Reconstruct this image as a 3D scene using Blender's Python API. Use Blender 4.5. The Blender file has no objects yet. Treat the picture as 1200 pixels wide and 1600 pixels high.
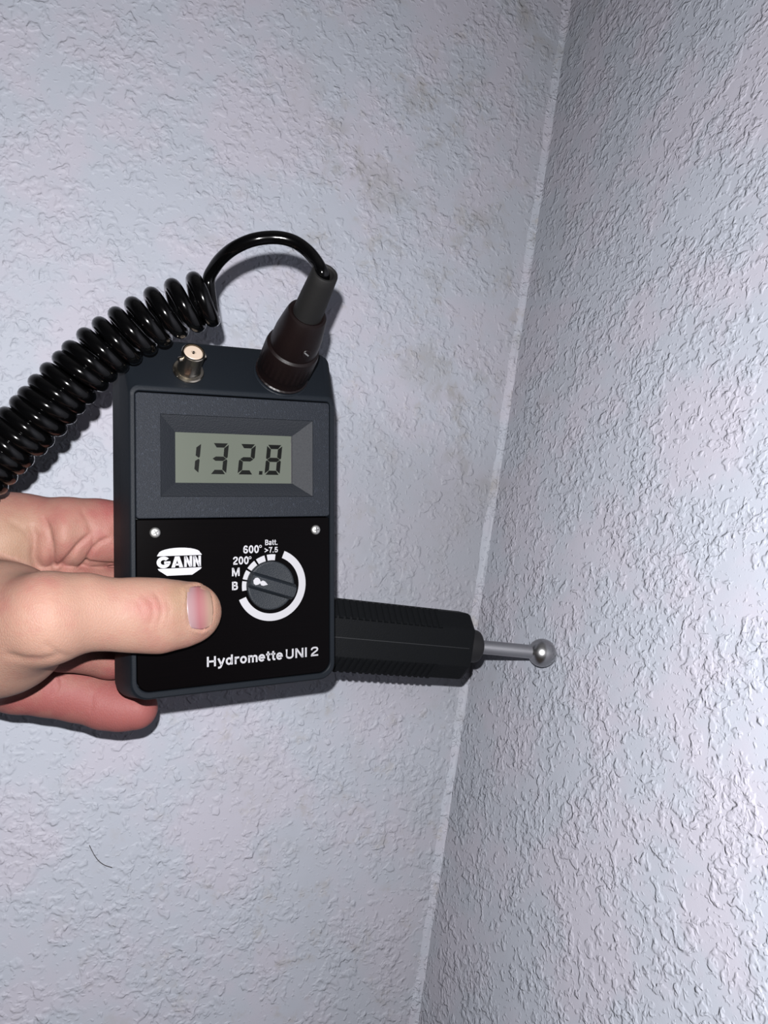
import bpy, bmesh, math, random
import numpy as np
from mathutils import Vector, Matrix
from mathutils.bvhtree import BVHTree

# ------------------------------------------------------------------ camera, world, light
SC = bpy.context.scene
COL = SC.collection
# the survey of the place was made in the camera's axes (right, down, forward; metres);
# the wall corner is plumb: the hand-held camera is rolled about 8.5 degrees and tipped up a little
_m = np.cross([(890 - 600) / 1200, -800 / 1200, 1.0], [(650 - 600) / 1200, 800 / 1200, 1.0]); _m /= np.linalg.norm(_m)
PITCH = 0.10
_e = np.array([0, 0, 1.0]) - _m * _m[2]; _e /= np.linalg.norm(_e)
_q = np.cross(_m, _e); _q = _q if _q[1] < 0 else -_q
VUP = _q * math.cos(PITCH) + _e * math.sin(PITCH)
FWD = np.array([0, 0, 1.0]) - VUP * VUP[2]; FWD /= np.linalg.norm(FWD)
HOR = np.cross(FWD, VUP); HOR = HOR if HOR[0] > 0 else -HOR
CAMZ = 1.40

def S(p):
    """surveyed point -> world"""
    p = np.asarray(p, float)
    return Vector((float(p @ HOR), float(p @ FWD), float(p @ VUP) + CAMZ))

def SD(d):
    d = np.asarray(d, float)
    return Vector((float(d @ HOR), float(d @ FWD), float(d @ VUP)))

cam = bpy.data.cameras.new('camera')
cam.sensor_fit = 'VERTICAL'; cam.sensor_height = 36.0; cam.lens = 27.0
cam.clip_start = 0.01; cam.clip_end = 50
co = bpy.data.objects.new('camera', cam); COL.objects.link(co)
r, u, b = SD((1, 0, 0)), SD((0, -1, 0)), -SD((0, 0, 1))
co.matrix_world = Matrix(((r.x, u.x, b.x, 0), (r.y, u.y, b.y, 0), (r.z, u.z, b.z, CAMZ), (0, 0, 0, 1)))
SC.camera = co

vs = SC.view_settings
vs.view_transform = 'Standard'; vs.look = 'None'; vs.gamma = 1.0; vs.exposure = 0.0
vs.use_curve_mapping = False

w = bpy.data.worlds.new('dim_room'); SC.world = w; w.use_nodes = True
w.node_tree.nodes['Background'].inputs[0].default_value = (0.72, 0.80, 1.0, 1)
w.node_tree.nodes['Background'].inputs[1].default_value = 0.010

# the phone's flash, a few centimetres above the lens
fl = bpy.data.lights.new('phone_flash', 'POINT')
fl.energy = 23.9; fl.shadow_soft_size = 0.0023
fl.color = (1.0, 0.985, 1.0)
fo = bpy.data.objects.new('phone_flash', fl); COL.objects.link(fo)
fo.matrix_world = Matrix.Translation(S((-0.006, -0.0235, 0.0))) @ co.matrix_world.to_3x3().to_4x4()

# ------------------------------------------------------------------ helpers
def link(name, me, mat=None, parent=None, smooth=False):
    o = bpy.data.objects.new(name, me); COL.objects.link(o)
    if mat is not None:
        me.materials.append(mat)
    if parent is not None:
        o.parent = parent
    if smooth:
        me.polygons.foreach_set('use_smooth', [True] * len(me.polygons))
    me.update()
    return o

def pymesh(name, verts, faces):
    me = bpy.data.meshes.new(name)
    me.from_pydata([tuple(v) for v in verts], [], faces)
    me.validate(); me.update()
    return me

def fix_normals(me):
    bm = bmesh.new(); bm.from_mesh(me)
    bmesh.ops.recalc_face_normals(bm, faces=bm.faces)
    bm.to_mesh(me); bm.free(); me.update()

def auto_smooth(me, deg=35):
    me.polygons.foreach_set('use_smooth', [True] * len(me.polygons))
    bm = bmesh.new(); bm.from_mesh(me)
    lim = math.radians(deg)
    for e in bm.edges:
        if len(e.link_faces) == 2:
            if e.calc_face_angle(0) > lim:
                e.smooth = False
    bm.to_mesh(me); bm.free(); me.update()

def empty(name, label, cat, mat4):
    o = bpy.data.objects.new(name, None); COL.objects.link(o)
    o.empty_display_size = 0.02
    o.matrix_world = mat4
    o['label'] = label; o['category'] = cat
    return o

def axes(origin, X, Y, Z):
    """matrix from world-space origin and axis vectors"""
    X, Y, Z = X.normalized(), Y.normalized(), Z.normalized()
    return Matrix(((X.x, Y.x, Z.x, origin.x), (X.y, Y.y, Z.y, origin.y), (X.z, Y.z, Z.z, origin.z), (0, 0, 0, 1)))

def loft(loops, cap0=True, cap1=True, closed=False):
    n = len(loops[0]); V = [p for l in loops for p in l]; F = []
    m = len(loops)
    for i in range(m - 1 + (1 if closed else 0)):
        a, b2 = i * n, ((i + 1) % m) * n
        for j in range(n):
            k = (j + 1) % n
            F.append((a + j, a + k, b2 + k, b2 + j))
    if cap0: F.append(tuple(range(n))[::-1])
    if cap1: F.append(tuple((m - 1) * n + j for j in range(n)))
    return V, F

def rrect(x0, x1, y0, y1, rads, z, seg=8):
    """rounded rectangle loop; rads = (bottom-left, bottom-right, top-right, top-left)"""
    if not isinstance(rads, (tuple, list)): rads = (rads,) * 4
    P = []
    cs = [(x0, y0, 1, 1, math.pi, rads[0]), (x1, y0, -1, 1, 1.5 * math.pi, rads[1]),
          (x1, y1, -1, -1, 0, rads[2]), (x0, y1, 1, -1, 0.5 * math.pi, rads[3])]
    for cx, cy, sx, sy, a0, rd in cs:
        for k in range(seg + 1):
            a = a0 + 0.5 * math.pi * k / seg
            P.append((cx + sx * rd + rd * math.cos(a), cy + sy * rd + rd * math.sin(a), z))
    return P

def lathe(profile, seg=48, cap0=True, cap1=True, rib=None):
    """profile list of (radius, z); rib(k, i) scales the radius"""
    loops = []
    for i, (rd, z) in enumerate(profile):
        l = []
        for k in range(seg):
            a = 2 * math.pi * k / seg
            q = rd * (rib(k, i) if rib else 1.0)
            l.append((q * math.cos(a), q * math.sin(a), z))
        loops.append(l)
    return loft(loops, cap0, cap1)

def meshobj(name, VF, mat, parent, smooth_deg=None, M=None):
    V, F = VF
    if M is not None:
        V = [tuple(M @ Vector(v)) for v in V]
    me = pymesh(name, V, F); fix_normals(me)
    o = link(name, me, mat, parent)
    if smooth_deg: auto_smooth(me, smooth_deg)
    return o

def bevel(o, width, seg=2):
    m = o.modifiers.new('bevel', 'BEVEL'); m.width = width; m.segments = seg
    m.limit_method = 'ANGLE'; m.angle_limit = math.radians(30)
    return o

def merge(*vfs):
    V, F = [], []
    for v, f in vfs:
        o = len(V); V += list(v); F += [tuple(i + o for i in q) for q in f]
    return V, F

def box(x0, x1, y0, y1, z0, z1):
    V = [(x0, y0, z0), (x1, y0, z0), (x1, y1, z0), (x0, y1, z0), (x0, y0, z1), (x1, y0, z1), (x1, y1, z1), (x0, y1, z1)]
    return V, [(0, 3, 2, 1), (4, 5, 6, 7), (0, 1, 5, 4), (1, 2, 6, 5), (2, 3, 7, 6), (3, 0, 4, 7)]

def xf(VF, M):
    return [tuple(M @ Vector(v)) for v in VF[0]], VF[1]

def prism(poly, z0, z1):
    n = len(poly)
    return loft([[(x, y, z0) for x, y in poly], [(x, y, z1) for x, y in poly]])

# ------------------------------------------------------------------ materials
PAINT = 0.55      # overall reflectance level of the paints and plastics
def tone(c): return tuple(x * PAINT for x in c[:3])
def material(name, color, rough=0.5, metal=0.0, spec=0.5, coat=0.0):
    m = bpy.data.materials.new(name); m.use_nodes = True
    b = m.node_tree.nodes['Principled BSDF']
    b.inputs['Base Color'].default_value = (*tone(color), 1)
    b.inputs['Roughness'].default_value = rough
    b.inputs['Metallic'].default_value = metal
    b.inputs['Specular IOR Level'].default_value = spec
    b.inputs['Coat Weight'].default_value = coat
    return m, m.node_tree, b

def N(nt, kind, **kw):
    n = nt.nodes.new(kind)
    for k, v in kw.items(): setattr(n, k, v)
    return n

def noise(nt, vec, scale, detail=2, rough=0.5, dist=0.0):
    n = N(nt, 'ShaderNodeTexNoise')
    n.inputs['Scale'].default_value = scale; n.inputs['Detail'].default_value = detail
    n.inputs['Roughness'].default_value = rough; n.inputs['Distortion'].default_value = dist
    nt.links.new(vec, n.inputs['Vector'])
    return n.outputs['Fac']

def mrange(nt, v, a, b, c=0.0, d=1.0, smooth=True):
    n = N(nt, 'ShaderNodeMapRange')
    if smooth: n.interpolation_type = 'SMOOTHSTEP'
    for i, x in zip((1, 2, 3, 4), (a, b, c, d)): n.inputs[i].default_value = x
    nt.links.new(v, n.inputs[0]); return n.outputs[0]

def mth(nt, op, a, b=0.0):
    n = N(nt, 'ShaderNodeMath', operation=op)
    for i, x in enumerate((a, b)):
        if isinstance(x, (int, float)): n.inputs[i].default_value = x
        else: nt.links.new(x, n.inputs[i])
    return n.outputs[0]

def mixc(nt, fac, a, b):
    n = N(nt, 'ShaderNodeMix', data_type='RGBA')
    if isinstance(fac, (int, float)): n.inputs[0].default_value = fac
    else: nt.links.new(fac, n.inputs[0])
    for i, x in ((6, a), (7, b)):
        if isinstance(x, tuple): n.inputs[i].default_value = (*tone(x), 1)
        else: nt.links.new(x, n.inputs[i])
    return n.outputs[2]

def bump(nt, bsdf, h, strength, dist):
    n = N(nt, 'ShaderNodeBump')
    n.inputs['Strength'].default_value = strength; n.inputs['Distance'].default_value = dist
    nt.links.new(h, n.inputs['Height']); nt.links.new(n.outputs[0], bsdf.inputs['Normal'])
    return n

def objco(nt):
    return N(nt, 'ShaderNodeTexCoord').outputs['Object']

def wall_material(name, fine, amount, stains_tone):
    """embossed painted wallpaper; object coords: x along the wall from the corner, z up"""
    m, nt, b = material(name, (0.5, 0.52, 0.58), 0.58, spec=0.18)
    c = objco(nt)
    warp = N(nt, 'ShaderNodeTexNoise'); warp.inputs['Scale'].default_value = 90 * fine
    nt.links.new(c, warp.inputs['Vector'])
    off = N(nt, 'ShaderNodeVectorMath', operation='SCALE'); off.inputs['Scale'].default_value = 0.006
    nt.links.new(warp.outputs['Color'], off.inputs[0])
    add = N(nt, 'ShaderNodeVectorMath', operation='ADD')
    nt.links.new(c, add.inputs[0]); nt.links.new(off.outputs[0], add.inputs[1])
    v = add.outputs[0]
    den = mrange(nt, noise(nt, c, 26, 3, 0.6), 0.38, 0.66, -0.07, 0.08)
    big = mth(nt, 'ADD', noise(nt, v, 155 * fine, 1.5, 0.45), den)
    mid = mth(nt, 'ADD', noise(nt, v, 290 * fine, 1.5, 0.5), den)
    blobs = mrange(nt, big, 0.50, 0.66)
    small = mrange(nt, mid, 0.52, 0.70)
    grain = noise(nt, c, 1100, 2)
    h = mth(nt, 'ADD', blobs, mth(nt, 'MULTIPLY', small, 0.65))
    h = mth(nt, 'ADD', h, mth(nt, 'MULTIPLY', grain, 0.06))
    h = mth(nt, 'ADD', h, mth(nt, 'MULTIPLY', noise(nt, c, 45, 2), 0.8))
    bump(nt, b, h, 1.0, amount)
    # paint: cool white, faintly pinkish and bluish patches, yellow-grey damp marks near the corner
    patch = mrange(nt, noise(nt, c, 17, 4, 0.6), 0.42, 0.60)
    gn_ = stains_tone[5]  # paint level; raised on the right wall to put brighter light into its colour
    col = mixc(nt, patch, tuple(x * gn_ for x in (0.352, 0.374, 0.424)), tuple(x * gn_ for x in (0.380, 0.374, 0.426)))
    sep = N(nt, 'ShaderNodeSeparateXYZ'); nt.links.new(c, sep.inputs[0])
    damp = mrange(nt, noise(nt, c, 20, 6, 0.68, 0.4), 0.50, 0.66)
    damp2 = mrange(nt, noise(nt, c, 6.5, 3, 0.6), 0.42, 0.60)
    near = mrange(nt, sep.outputs[0], stains_tone[0], stains_tone[1], 1.0, 0.0)
    hi = mrange(nt, sep.outputs[2], 1.30, 1.52, 0.22, 1.0)
    fac = mth(nt, 'MULTIPLY', mth(nt, 'MULTIPLY', mth(nt, 'MULTIPLY', damp, damp2), near), hi)
    fac = mth(nt, 'MULTIPLY', fac, stains_tone[2])
    col = mixc(nt, fac, col, (0.240, 0.233, 0.222))
    fac2 = mth(nt, 'MULTIPLY', mth(nt, 'MULTIPLY', mrange(nt, noise(nt, c, 55, 5, 0.7), 0.54, 0.68), near), stains_tone[2] * 0.5)
    col = mixc(nt, fac2, col, (0.285, 0.262, 0.232))
    # greyer patch at mid height, then dustier paint close into the corner
    mid_grey = mth(nt, 'MULTIPLY', mrange(nt, sep.outputs[2], 1.30, 1.37, 0, 1), mrange(nt, sep.outputs[2], 1.46, 1.54, 1, 0))
    mid_grey = mth(nt, 'MULTIPLY', mid_grey, mrange(nt, mth(nt, 'ADD', sep.outputs[0], mth(nt, 'MULTIPLY', noise(nt, c, 12, 4), 0.10)), 0.10, 0.30, stains_tone[4], 0.0))
    col = mixc(nt, mid_grey, col, (0.20, 0.207, 0.228))
    dust = mth(nt, 'MULTIPLY', mrange(nt, mth(nt, 'ADD', sep.outputs[0], mth(nt, 'MULTIPLY', noise(nt, c, 14, 3), 0.12)), 0.03, 0.24, 1.0, 0.0), stains_tone[3])
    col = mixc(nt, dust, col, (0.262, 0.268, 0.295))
    nt.links.new(col, b.inputs['Base Color'])
    return m

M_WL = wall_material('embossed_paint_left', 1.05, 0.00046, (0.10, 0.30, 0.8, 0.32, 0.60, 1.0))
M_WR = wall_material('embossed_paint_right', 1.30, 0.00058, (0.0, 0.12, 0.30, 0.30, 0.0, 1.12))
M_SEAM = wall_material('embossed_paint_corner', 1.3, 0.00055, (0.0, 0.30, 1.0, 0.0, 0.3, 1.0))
M_CEIL, nt, b = material('ceiling_paint', (0.7, 0.7, 0.7), 0.9)
bump(nt, b, noise(nt, objco(nt), 200, 2), 0.4, 0.001)
M_FLOOR, nt, b = material('floor_laminate', (0.30, 0.20, 0.12), 0.5)
nt.links.new(mixc(nt, noise(nt, objco(nt), 9, 4), (0.30, 0.19, 0.11), (0.22, 0.14, 0.08)), b.inputs['Base Color'])

def plastic(name, colr, rough, bscale, bstr, spec=0.5, speck=0.0):
    m, nt, b = material(name, colr, rough, spec=spec)
    c = objco(nt)
    n1 = noise(nt, c, bscale, 3, 0.6)
    bump(nt, b, n1, bstr, 0.00025)
    if speck:
        f = mrange(nt, noise(nt, c, bscale * 0.55, 3, 0.7), 0.55, 0.75)
        nt.links.new(mixc(nt, mth(nt, 'MULTIPLY', f, speck), colr, tuple(min(1, x * 3.2) for x in colr)), b.inputs['Base Color'])
    return m

M_HOUS = plastic('slate_plastic', (0.0060, 0.0078, 0.0105), 0.5, 1800, 0.25, 0.06)
M_BEZ = plastic('slate_textured_plastic', (0.0088, 0.0108, 0.0148), 0.55, 1900, 1.0, 0.08, 0.7)
M_RIM = plastic('slate_rim', (0.0070, 0.0086, 0.0116), 0.60, 1500, 0.8, 0.14)
M_KNOB = plastic('knob_plastic', (0.0085, 0.011, 0.0145), 0.48, 2200, 0.7, 0.15)
M_HAND = plastic('handle_plastic', (0.0018, 0.0023, 0.0029), 0.6, 1700, 0.7, 0.09, 0.25)
M_GROOVE = plastic('groove_plastic', (0.003, 0.004, 0.005), 0.6, 1700, 0.5, 0.3)
M_BLACK = plastic('black_rubber', (0.0025, 0.0025, 0.003), 0.6, 900, 0.3, 0.3)
M_PLUG = plastic('brown_black_bakelite', (0.0036, 0.0018, 0.0018), 0.38, 700, 0.15, 0.15)
M_RELIEF = plastic('relief_rubber', (0.0045, 0.0044, 0.0044), 0.6, 900, 0.3, 0.15)
M_CORD, _, _ = material('glossy_black_cable', (0.0008, 0.0008, 0.0009), 0.12, spec=0.20)
# anodised black face plate with fine horizontal brushing
M_FACE, nt, b = material('brushed_black_foil', (0.002, 0.0015, 0.0018), 0.25, spec=0.035)
c = objco(nt); mp = N(nt, 'ShaderNodeMapping'); mp.inputs['Scale'].default_value = (25, 2600, 1)
nt.links.new(c, mp.inputs[0]); br = noise(nt, mp.outputs[0], 1.0, 3, 0.6)
nt.links.new(mixc(nt, br, (0.0003, 0.00025, 0.0003), (0.0012, 0.0007, 0.0009)), b.inputs['Base Color'])
bump(nt, b, br, 0.06, 0.0001)
M_WHITE, _, _ = material('white_print', (0.26, 0.26, 0.275), 0.5)
M_INK, _, _ = material('print_gap_black', (0.005, 0.004, 0.005), 0.4)
M_LCD, nt, b = material('lcd_glass', (0.125, 0.135, 0.11), 0.22, spec=0.25)
nt.links.new(mixc(nt, noise(nt, objco(nt), 30, 2), (0.058, 0.067, 0.053), (0.070, 0.077, 0.063)), b.inputs['Base Color'])
M_SEG, _, _ = material('lcd_segment', (0.0012, 0.0016, 0.0012), 0.5, spec=0.05)
M_STEEL, nt, b = material('brushed_steel', (0.56, 0.56, 0.57), 0.30, 1.0)
mp = N(nt, 'ShaderNodeMapping'); mp.inputs['Scale'].default_value = (900, 900, 4000)
nt.links.new(objco(nt), mp.inputs[0]); bump(nt, b, noise(nt, mp.outputs[0], 1, 2), 0.15, 0.0001)
M_BALL, nt, b = material('worn_steel_ball', (0.58, 0.58, 0.59), 0.27, 1.0)
bump(nt, b, noise(nt, objco(nt), 1500, 3), 0.15, 0.0001)
M_SCREW, _, _ = material('screw_metal', (0.66, 0.66, 0.64), 0.48, 1.0)
M_NICKEL, _, _ = material('nickel', (0.62, 0.56, 0.46), 0.22, 1.0)
M_CREAM, _, _ = material('cream_insulator', (0.36, 0.29, 0.23), 0.45)
M_DARKM, _, _ = material('dark_hole', (0.01, 0.01, 0.01), 0.5)
M_HAIR, _, _ = material('hair_fibre', (0.05, 0.045, 0.045), 0.5)

# ------------------------------------------------------------------ room
ALPHA = math.radians(23.0)
_c = S(np.array([170 / 1200, 0, 1.0]) * 0.533); CORNER = Vector((_c.x, _c.y))                       # plumb corner, plan position
TL = Vector((-math.cos(ALPHA), -math.sin(ALPHA)))      # along the left wall, away from the corner
TR = Vector((math.sin(ALPHA), -math.cos(ALPHA)))       # along the right wall, towards the viewer
H_ROOM, L_WALL = 2.5, 2.4

def wall(name, t, inward, mat):
    X = Vector((t.x, t.y, 0)); Y = Vector((-inward.x, -inward.y, 0)); Z = Vector((0, 0, 1))
    if X.cross(Y).z < 0: Y = -Y; sgn = -1
    else: sgn = 1
    o = meshobj(name, box(-0.0, L_WALL, 0 if sgn > 0 else -0.12, 0.12 if sgn > 0 else 0, 0, H_ROOM), mat, None)
    o.matrix_world = axes(Vector((CORNER.x, CORNER.y, 0)), X, Y, Z)
    o['kind'] = 'structure'
    return o
wl = wall('wall_left', TL, TR, M_WL)
wr = wall('wall_right', TR, TL, M_WR)

# bead of filler / overlapping paper in the corner: the left wall's paper rounds into it
random.seed(4)
rng = np.random.default_rng(3)
nz = 700
V, F = [], []
zs = np.linspace(0.0, H_ROOM, nz)
def wobble(z, ph, a):
    return a * (math.sin(z * 61 + ph) + 0.7 * math.sin(z * 143 + 2 * ph) + 0.5 * math.sin(z * 327 + ph * 3) + 0.4 * math.sin(z * 701 + ph))
for z in zs:
    wl_ = 0.0040 + wobble(z, 1.0, 0.0005); wr_ = 0.0016 + wobble(z, 2.3, 0.0003)
    prof = [(wl_ + 0.003, -0.0006), (wl_, 0.0003), (wl_ * 0.62, 0.0008 + wobble(z, 0.4, 0.00008)), (wl_ * 0.3, 0.0014 + wobble(z, 0.9, 0.0001)), (0.0006, wr_), (-0.0008, wr_ + 0.002)]
    for a, bb in prof:
        p = TL * a + TR * bb
        V.append(tuple(wl.matrix_world.to_3x3().inverted() @ Vector((p.x, p.y, float(z)))))
k = 6
for i in range(nz - 1):
    for j in range(k - 1):
        F.append((i * k + j, i * k + j + 1, (i + 1) * k + j + 1, (i + 1) * k + j))
me = pymesh('trim_1', V, F); fix_normals(me); tr = link('trim_1', me, M_SEAM, None, smooth=True); tr.matrix_world = wl.matrix_world.copy()
tr['kind'] = 'structure'

def slab(name, z0, z1, mat):
    A = CORNER; B_ = CORNER + TL * L_WALL; Cc = B_ + TR * L_WALL; D = CORNER + TR * L_WALL
    o = meshobj(name, prism([(p.x, p.y) for p in (A, B_, Cc, D)], z0, z1), mat, None)
    o['kind'] = 'structure'
slab('floor', -0.1, 0.0, M_FLOOR); slab('ceiling', H_ROOM, H_ROOM + 0.1, M_CEIL)

# ------------------------------------------------------------------ moisture meter
# pose of the meter: front face axes (U right, V down, W into the back) and top-left corner of the face
O_ = np.array([-0.10068488, -0.04866004, 0.31059603])
U_ = np.array([0.88998052, -0.00977389, 0.45589378])
V_ = np.array([2.96109055e-04, 9.99782441e-01, 2.08562416e-02])
W_ = np.array([-0.45599845, -0.01842665, 0.88978979])
cen = O_ + U_ * 0.0425 + V_ * 0.06125
meter = empty('moisture_meter', 'slate grey handheld moisture meter with black face plate and display reading 132.8', 'moisture meter',
              axes(S(cen), SD(U_), -SD(V_), -SD(W_)))
def lu(u): return (u - 42.5) / 1000
def lv(v): return (61.25 - v) / 1000

def rr(u0, u1, v0, v1, rad, z, seg=8):
    rad = tuple(x / 1000 for x in rad) if isinstance(rad, (tuple, list)) else rad / 1000
    return rrect(lu(u0), lu(u1), lv(v1), lv(v0), rad, z / 1000, seg)

# housing: back shell, sides that flare towards the back, sloped connector deck on top, raised rim, open cavity
loops = [rr(-3.6, 88.6, -23.0, 129.0, (8, 8, 5, 5), -27.0), rr(-5.2, 90.6, -24.4, 130.8, (9, 9, 5, 5), -25.5),
         rr(-4.3, 90.6, -24.4, 128.6, (9, 9, 5, 5), -14.2), rr(-4.1, 90.4, -23.6, 128.3, (9, 9, 4.5, 4.5), -12.9),
         rr(-2.7, 87.7, -3.9, 125.9, (7, 7, 5, 5), -0.5), rr(-2.2, 87.2, -2.9, 125.3, (7, 7, 4, 4), 0.55),
         rr(-1.9, 86.9, -2.3, 125.0, (6.8, 6.8, 3.8, 3.8), 0.75), rr(-0.6, 85.6, -0.9, 123.4, (5.8, 5.8, 2.2, 2.2), 0.75),
         rr(-0.25, 85.25, -0.5, 122.9, (5.5, 5.5, 1.8, 1.8), 0.4), rr(-0.2, 85.2, -0.4, 122.8, (5.5, 5.5, 1.6, 1.6), -6.0)]
ho = meshobj('housing', loft(loops), M_HOUS, meter, 28)

# upper bezel plate with the funnel down to the display
q = 0.00
f0 = [rr(0, 85, 0, 51.4, 1.2, -4.8, 3), rr(0, 85, 0, 51.4, 1.2, 0.15, 3), rr(0.3, 84.7, 0.3, 51.1, 1.0, 0.45, 3),
      rr(9.8, 77.0, 8.4, 42.5, 0.15, 0.45, 3), rr(9.9, 76.9, 8.5, 42.4, 0.15, -0.4, 3), rr(9.9, 76.9, 8.5, 42.4, 0.15, -4.8, 3)]
bz = meshobj('display_bezel', loft(f0, False, False, closed=True), M_BEZ, meter, 25)
f1 = [rr(9.95, 76.85, 8.55, 42.35, 0.12, 0.25, 3), rr(16.6, 68.4, 15.4, 36.6, 0.1, -3.3, 3), rr(16.6, 68.4, 15.4, 36.6, 0.1, -4.8, 3), rr(9.95, 76.85, 8.55, 42.35, 0.12, -4.8, 3)]
rc_ = meshobj('display_recess', loft(f1, False, False, closed=True), M_RIM, meter, 25)
rc_['label'] = 'darker sloping frame around the display'
lcd = meshobj('display', loft([rr(16.1, 68.9, 14.9, 37.1, 0.3, -4.8, 2), rr(16.1, 68.9, 14.9, 37.1, 0.3, -3.6, 2)]), M_LCD, meter)
# thin dark gap along the right edge of the display glass
meshobj('display_gap', loft([rr(67.95, 68.35, 15.5, 36.5, 0.05, -3.6, 2), rr(67.95, 68.35, 15.5, 36.5, 0.05, -3.5, 2)]), M_INK, lcd)

# seven-segment digits
def segpolys(u0, wd, v0, v1, segs, t=1.85, sl=0.10):
    g = 0.22; c2 = 0.95
    vm = (v0 + v1) / 2
    def P(u, v): return (lu(u0 + u + (vm - v) * sl), lv(v))
    out = []
    x0, x1 = 0.0, wd
    if 'a' in segs: out.append([P(x0 + g + .25, v0), P(x1 - g - .25, v0), P(x1 - t, v0 + t), P(x0 + t, v0 + t)])
    if 'd' in segs: out.append([P(x0 + g + .25, v1), P(x0 + t, v1 - t), P(x1 - t, v1 - t), P(x1 - g - .25, v1)])
    if 'g' in segs:
        h = t / 2
        out.append([P(x0 + 0.55, vm), P(x0 + t, vm - h), P(x1 - t, vm - h), P(x1 - 0.55, vm), P(x1 - t, vm + h), P(x0 + t, vm + h)])
    if 'f' in segs: out.append([P(x0, v0 + g + .35), P(x0 + t, v0 + t + g), P(x0 + t, vm - t / 2 - g), P(x0 + .45, vm - g), P(x0, vm - g - .5)])
    if 'b' in segs: out.append([P(x1, v0 + g + .35), P(x1, vm - g - .5), P(x1 - .45, vm - g), P(x1 - t, vm - t / 2 - g), P(x1 - t, v0 + t + g)])
    if 'e' in segs: out.append([P(x0, v1 - g - .35), P(x0, vm + g + .5), P(x0 + .45, vm + g), P(x0 + t, vm + t / 2 + g), P(x0 + t, v1 - t - g)])
    if 'c' in segs: out.append([P(x1, v1 - g - .35), P(x1 - t, v1 - t - g), P(x1 - t, vm + t / 2 + g), P(x1 - .45, vm + g), P(x1, vm + g + .5)])
    return out
for ch, u0, segs in (('1', 19.9, 'bc'), ('3', 31.9, 'abcdg'), ('2', 44.0, 'abdeg'), ('8', 56.2, 'abcdefg')):
    vf = merge(*[prism(p, -0.0036, -0.00348) for p in segpolys(u0, 7.0, 19.5, 32.8, segs)])
    o = meshobj('digit', vf, M_SEG, lcd); o['label'] = 'black seven-segment digit ' + ch
o = meshobj('decimal_point', prism([(lu(52.95), lv(32.8)), (lu(54.5), lv(32.8)), (lu(54.65), lv(31.2)), (lu(53.1), lv(31.2))], -0.0036, -0.00348), M_SEG, lcd)

# lower face plate
face = meshobj('face_plate', loft([rr(0.1, 84.9, 51.9, 122.5, (5.2, 5.2, .6, .6), -5.0), rr(0.1, 84.9, 51.9, 122.5, (5.2, 5.2, .6, .6), -0.15),
                                    rr(0.3, 84.7, 52.1, 122.3, (5.0, 5.0, .5, .5), 0.0)]), M_FACE, meter, 30)

def domed_screw(u, v, ang):
    pr = [(2.15, 0.0), (2.15, 0.35), (1.95, 0.75), (1.5, 1.1), (0.85, 1.32), (0.001, 1.38)]
    M = Matrix.Translation((lu(u), lv(v), 0.0))
    s = meshobj('screw', lathe([(a / 1000, z / 1000) for a, z in pr], 28, True, False), M_SCREW, meter, 40, M)
    ca, sa = math.cos(ang), math.sin(ang)
    R = M @ Matrix.Rotation(ang, 4, 'Z')
    meshobj('screw_slot', xf(box(-0.00115, 0.00115, -0.00022, 0.00022, 0.00105, 0.00141), R), M_DARKM, s)
    meshobj('screw_slot', xf(box(-0.00022, 0.00022, -0.00115, 0.00115, 0.00105, 0.001408), R), M_DARKM, s)
domed_screw(7.5, 57.2, 0.5); domed_screw(78.3, 57.5, 0.1)

# selector scale and ring
KC = (57.5, 81.35)
def arcpoly(a0, a1, r0, r1, n):
    A = [math.radians(a0 + (a1 - a0) * i / n) for i in range(n + 1)]
    return [(lu(KC[0] + r1 * math.cos(a)), lv(KC[1] - r1 * math.sin(a))) for a in A], [(lu(KC[0] + r0 * math.cos(a)), lv(KC[1] - r0 * math.sin(a))) for a in A]
def arcmesh(a0, a1, r0, r1, n, z=0.00008):
    o1, i1 = arcpoly(a0, a1, r0, r1, n)
    loops = []
    for (ox, oy), (ix, iy) in zip(o1, i1):
        loops.append([(ix, iy, 0), (ox, oy, 0), (ox, oy, z), (ix, iy, z)])
    return loft(loops)
meshobj('scale_ring', arcmesh(68.0, -158.5, 12.6, 15.9, 90), M_WHITE, face)
for a0, a1 in ((170, 188.5), (148.6, 166.4), (126.2, 144.6), (104.4, 122.0), (82.5, 99.6)):
    meshobj('scale_mark', arcmesh(a0, a1, 10.9, 13.5, 8), M_WHITE, face)

# knob: skirt disc, raised grip bar, white pointer
kx, ky = lu(56.6), lv(81.4)
MK = Matrix.Translation((kx, ky, 0))
kn = meshobj('selector_knob', lathe([(a / 1000, z / 1000) for a, z in ((10.7, 0.1), (10.75, 1.6), (10.45, 2.15), (10.0, 2.3), (9.7, 2.25), (0.001, 2.1))], 72, True, False), M_KNOB, meter, 30, MK)
ang = math.radians(-18.5)
RB = MK @ Matrix.Rotation(ang, 4, 'Z')
bar = [rrect(-0.0104, 0.0112, -0.0037, 0.0037, 0.0012, 0.0020, 4), rrect(-0.0102, 0.0110, -0.0027, 0.0027, 0.0012, 0.0046, 4), rrect(-0.0097, 0.0106, -0.0022, 0.0022, 0.0010, 0.0051, 4)]
gb = meshobj('grip_bar', xf(loft(bar), RB), M_KNOB, kn, 30)
ptr = [(-0.0096, 0.0), (-0.0090, 0.0013), (-0.0080, 0.00165), (-0.0070, 0.0012), (-0.0063, 0.0004), (-0.0055, 0.0011), (-0.0045, 0.0010), (-0.0028, 0.0),
       (-0.0045, -0.0010), (-0.0055, -0.0011), (-0.0063, -0.0004), (-0.0070, -0.0012), (-0.0080, -0.00165), (-0.0090, -0.0013)]
meshobj('pointer', xf(prism(ptr, 0.00505, 0.0053), RB), M_WHITE, kn)

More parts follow.
